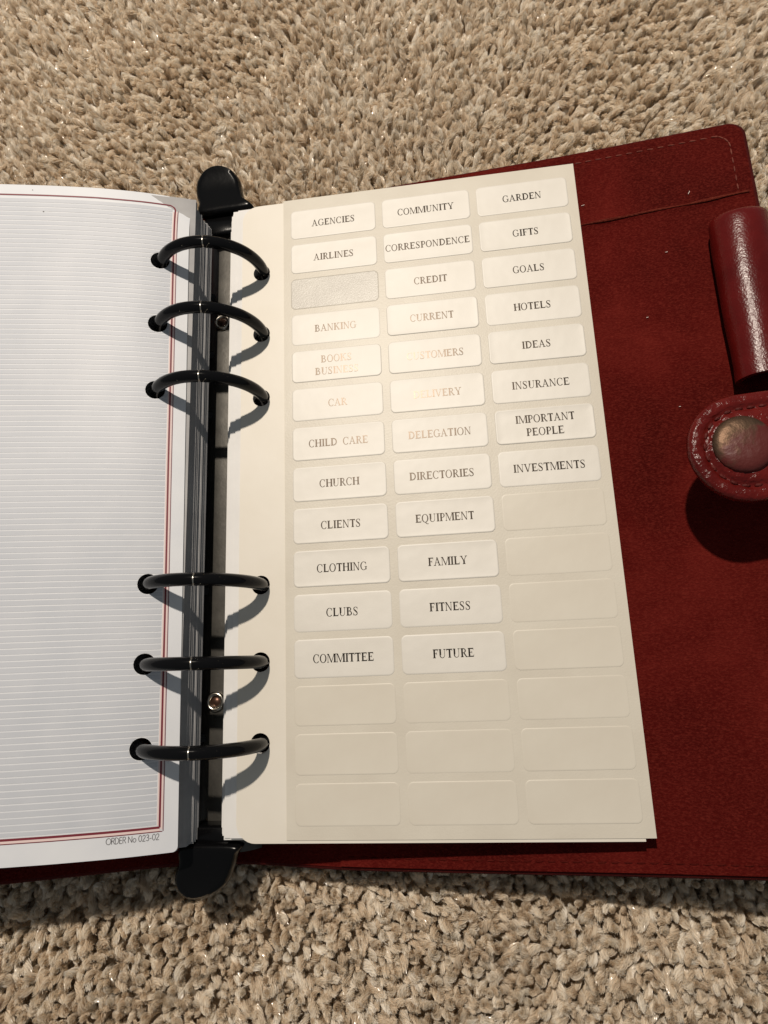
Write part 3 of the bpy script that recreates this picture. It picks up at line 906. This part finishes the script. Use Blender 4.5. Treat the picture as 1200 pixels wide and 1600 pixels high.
def text_width(s): return sum(G[c_][1] if c_ != ' ' else .42 for c_ in s)*CAP*KX
LX0, LW, LPX, LY0, LH, LPY = 8.65, 24.62, 26.51, 82.10, 9.26, 11.055
TEXTS = [['AGENCIES', 'AIRLINES', None, 'BANKING', 'BOOKS/BUSINESS', 'CAR', 'CHILD  CARE', 'CHURCH', 'CLIENTS', 'CLOTHING', 'CLUBS', 'COMMITTEE', '', '', ''],
         ['COMMUNITY', 'CORRESPONDENCE', 'CREDIT', 'CURRENT', 'CUSTOMERS', 'DELIVERY', 'DELEGATION', 'DIRECTORIES', 'EQUIPMENT', 'FAMILY', 'FITNESS', 'FUTURE', '', '', ''],
         ['GARDEN', 'GIFTS', 'GOALS', 'HOTELS', 'IDEAS', 'INSURANCE', 'IMPORTANT/PEOPLE', 'INVESTMENTS', '', '', '', '', '', '', '']]
def rr_outline(w, h, r, d, n=7):
    r2 = max(.05, r-d); hw, hh = w/2-d, h/2-d; pts = []
    r2 = min(r2, hw-.01, hh-.01)
    for cx, cy, a0 in ((hw-r2, hh-r2, 0), (-hw+r2, hh-r2, 90), (-hw+r2, -hh+r2, 180), (hw-r2, -hh+r2, 270)):
        for a in np.linspace(a0, a0+90, n):
            pts.append((cx+r2*math.cos(math.radians(a)), cy+r2*math.sin(math.radians(a))))
    return pts
# the bare place of the label that has been peeled off: its kiss-cut outline in the waxed paper
px_, py_ = LX0+LW/2, LY0-2*LPY-LH/2
mb = MB()
mb.rings([[(px_+x, py_+y, h_) for x, y in rr_outline(LW, LH, 1.35, d_)] for d_, h_ in ((-.10, .004), (-.02, .05), (.06, .05), (.14, .012))])
mb.build('cut_outline', M['cutline'], labels)
mb = MB(); mb.rings([[(px_+x, py_+y, .014) for x, y in rr_outline(LW, LH, 1.35, d_)] for d_ in (.16, 1, 3.8)], cap1=True)
mb.build('bare_patch', M['bare'], labels)['label'] = 'bare greyish patch where a label was peeled off'
for ci in range(3):
    for ri in range(15):
        s = TEXTS[ci][ri]
        if s is None: continue
        cx = LX0+ci*LPX+LW/2; cy = LY0-ri*LPY-LH/2
        a1 = random.uniform(-.04, .10); a2 = random.uniform(-.02, .05); a3 = random.uniform(-.04, .04); ph = random.uniform(0, 6)
        thick = .072 if s else .034
        def hz(x, y, d):
            e = min(1, d/.16)**.6
            fd = max(0, 1-d/2.4)**2
            return .012+thick*e+(a1*(2*y/LH)**2+a2*(2*x/LW)**4+a3*math.sin(x*.35+ph)*.5)*(1 if s else .3)*e*fd
        mb = MB(); rows = []
        for d in (0, .04, .16, .4, .8, 1.4, 2.0, 2.6, 3.8):
            rows.append([(cx+x, cy+y, hz(x, y, d)) for x, y in rr_outline(LW, LH, 1.35, d)])
        mb.rings(rows, cap1=True)
        st = mb.build('label_sticker', M['label'] if s else M['blank'], labels, sharp=80)
        if s:
            st['label'] = 'pale sticker printed '+s.replace('/', ' ').replace('  ', ' ')
            mb = MB(); lines = s.split('/')
            for li, ln in enumerate(lines):
                cap = CAP
                wd = text_width(ln); x = cx-wd/2+random.uniform(-.15, .15); y0 = cy-cap/2+(0 if len(lines) == 1 else (1.75 if li == 0 else -1.75))-.05
                for c_ in ln:
                    if c_ == ' ': x += .42*cap*KX; continue
                    polys, adv = G[c_]
                    for q, p in enumerate(polys):
                        vv = [(x+a*cap*KX, y0+b_*cap) for a, b_ in p]
                        ar = sum(vv[k][0]*vv[(k+1) % len(vv)][1]-vv[(k+1) % len(vv)][0]*vv[k][1] for k in range(len(vv)))
                        if ar < 0: vv = vv[::-1]
                        mb.add([(a, b_, hz(a-cx, b_-cy, 3)+.02+.0015*q) for a, b_ in vv], [tuple(range(len(vv)))])
                    x += adv*cap*KX
            mb.build('lettering', M['ink'], st, smooth=False)
        else:
            st['label'] = 'blank pale sticker'

# ================================================================== lint on the suede
spots = [(91.2, 76.5, .9, .3), (118.5, 74.6, 1.0, 1.3), (110.5, 57.5, .6, .2), (103.5, 39.5, .5, .4), (108.0, 14.0, .35, 0)]
for i, (x, y_, L, a) in enumerate(spots):
    fL = cover_fn(.42 if y_ > 70.5 else 1.06, .18); (px, py, pz), n = fL(x, y_); mb = MB(); rows = []
    for t in np.linspace(-.5, .5, 6):
        c = np.array((px+math.cos(a)*L*t+.12*math.sin(6*t), py+math.sin(a)*L*t, pz+.22+.25*(t*t)))
        w_ = .09*(1-1.5*t*t)
        rows.append([tuple(c+np.array((-math.sin(a)*math.cos(q), math.cos(a)*math.cos(q), math.sin(q)))*w_) for q in np.linspace(0, 2*math.pi, 6)[:-1]])
    mb.rings(rows, cap0=True, cap1=True)
    o = mb.build('lint_speck', M['lint'])
    tag(o, 'tiny pale lint speck on the dark red suede lining', 'lint', 'lint specks on the suede')
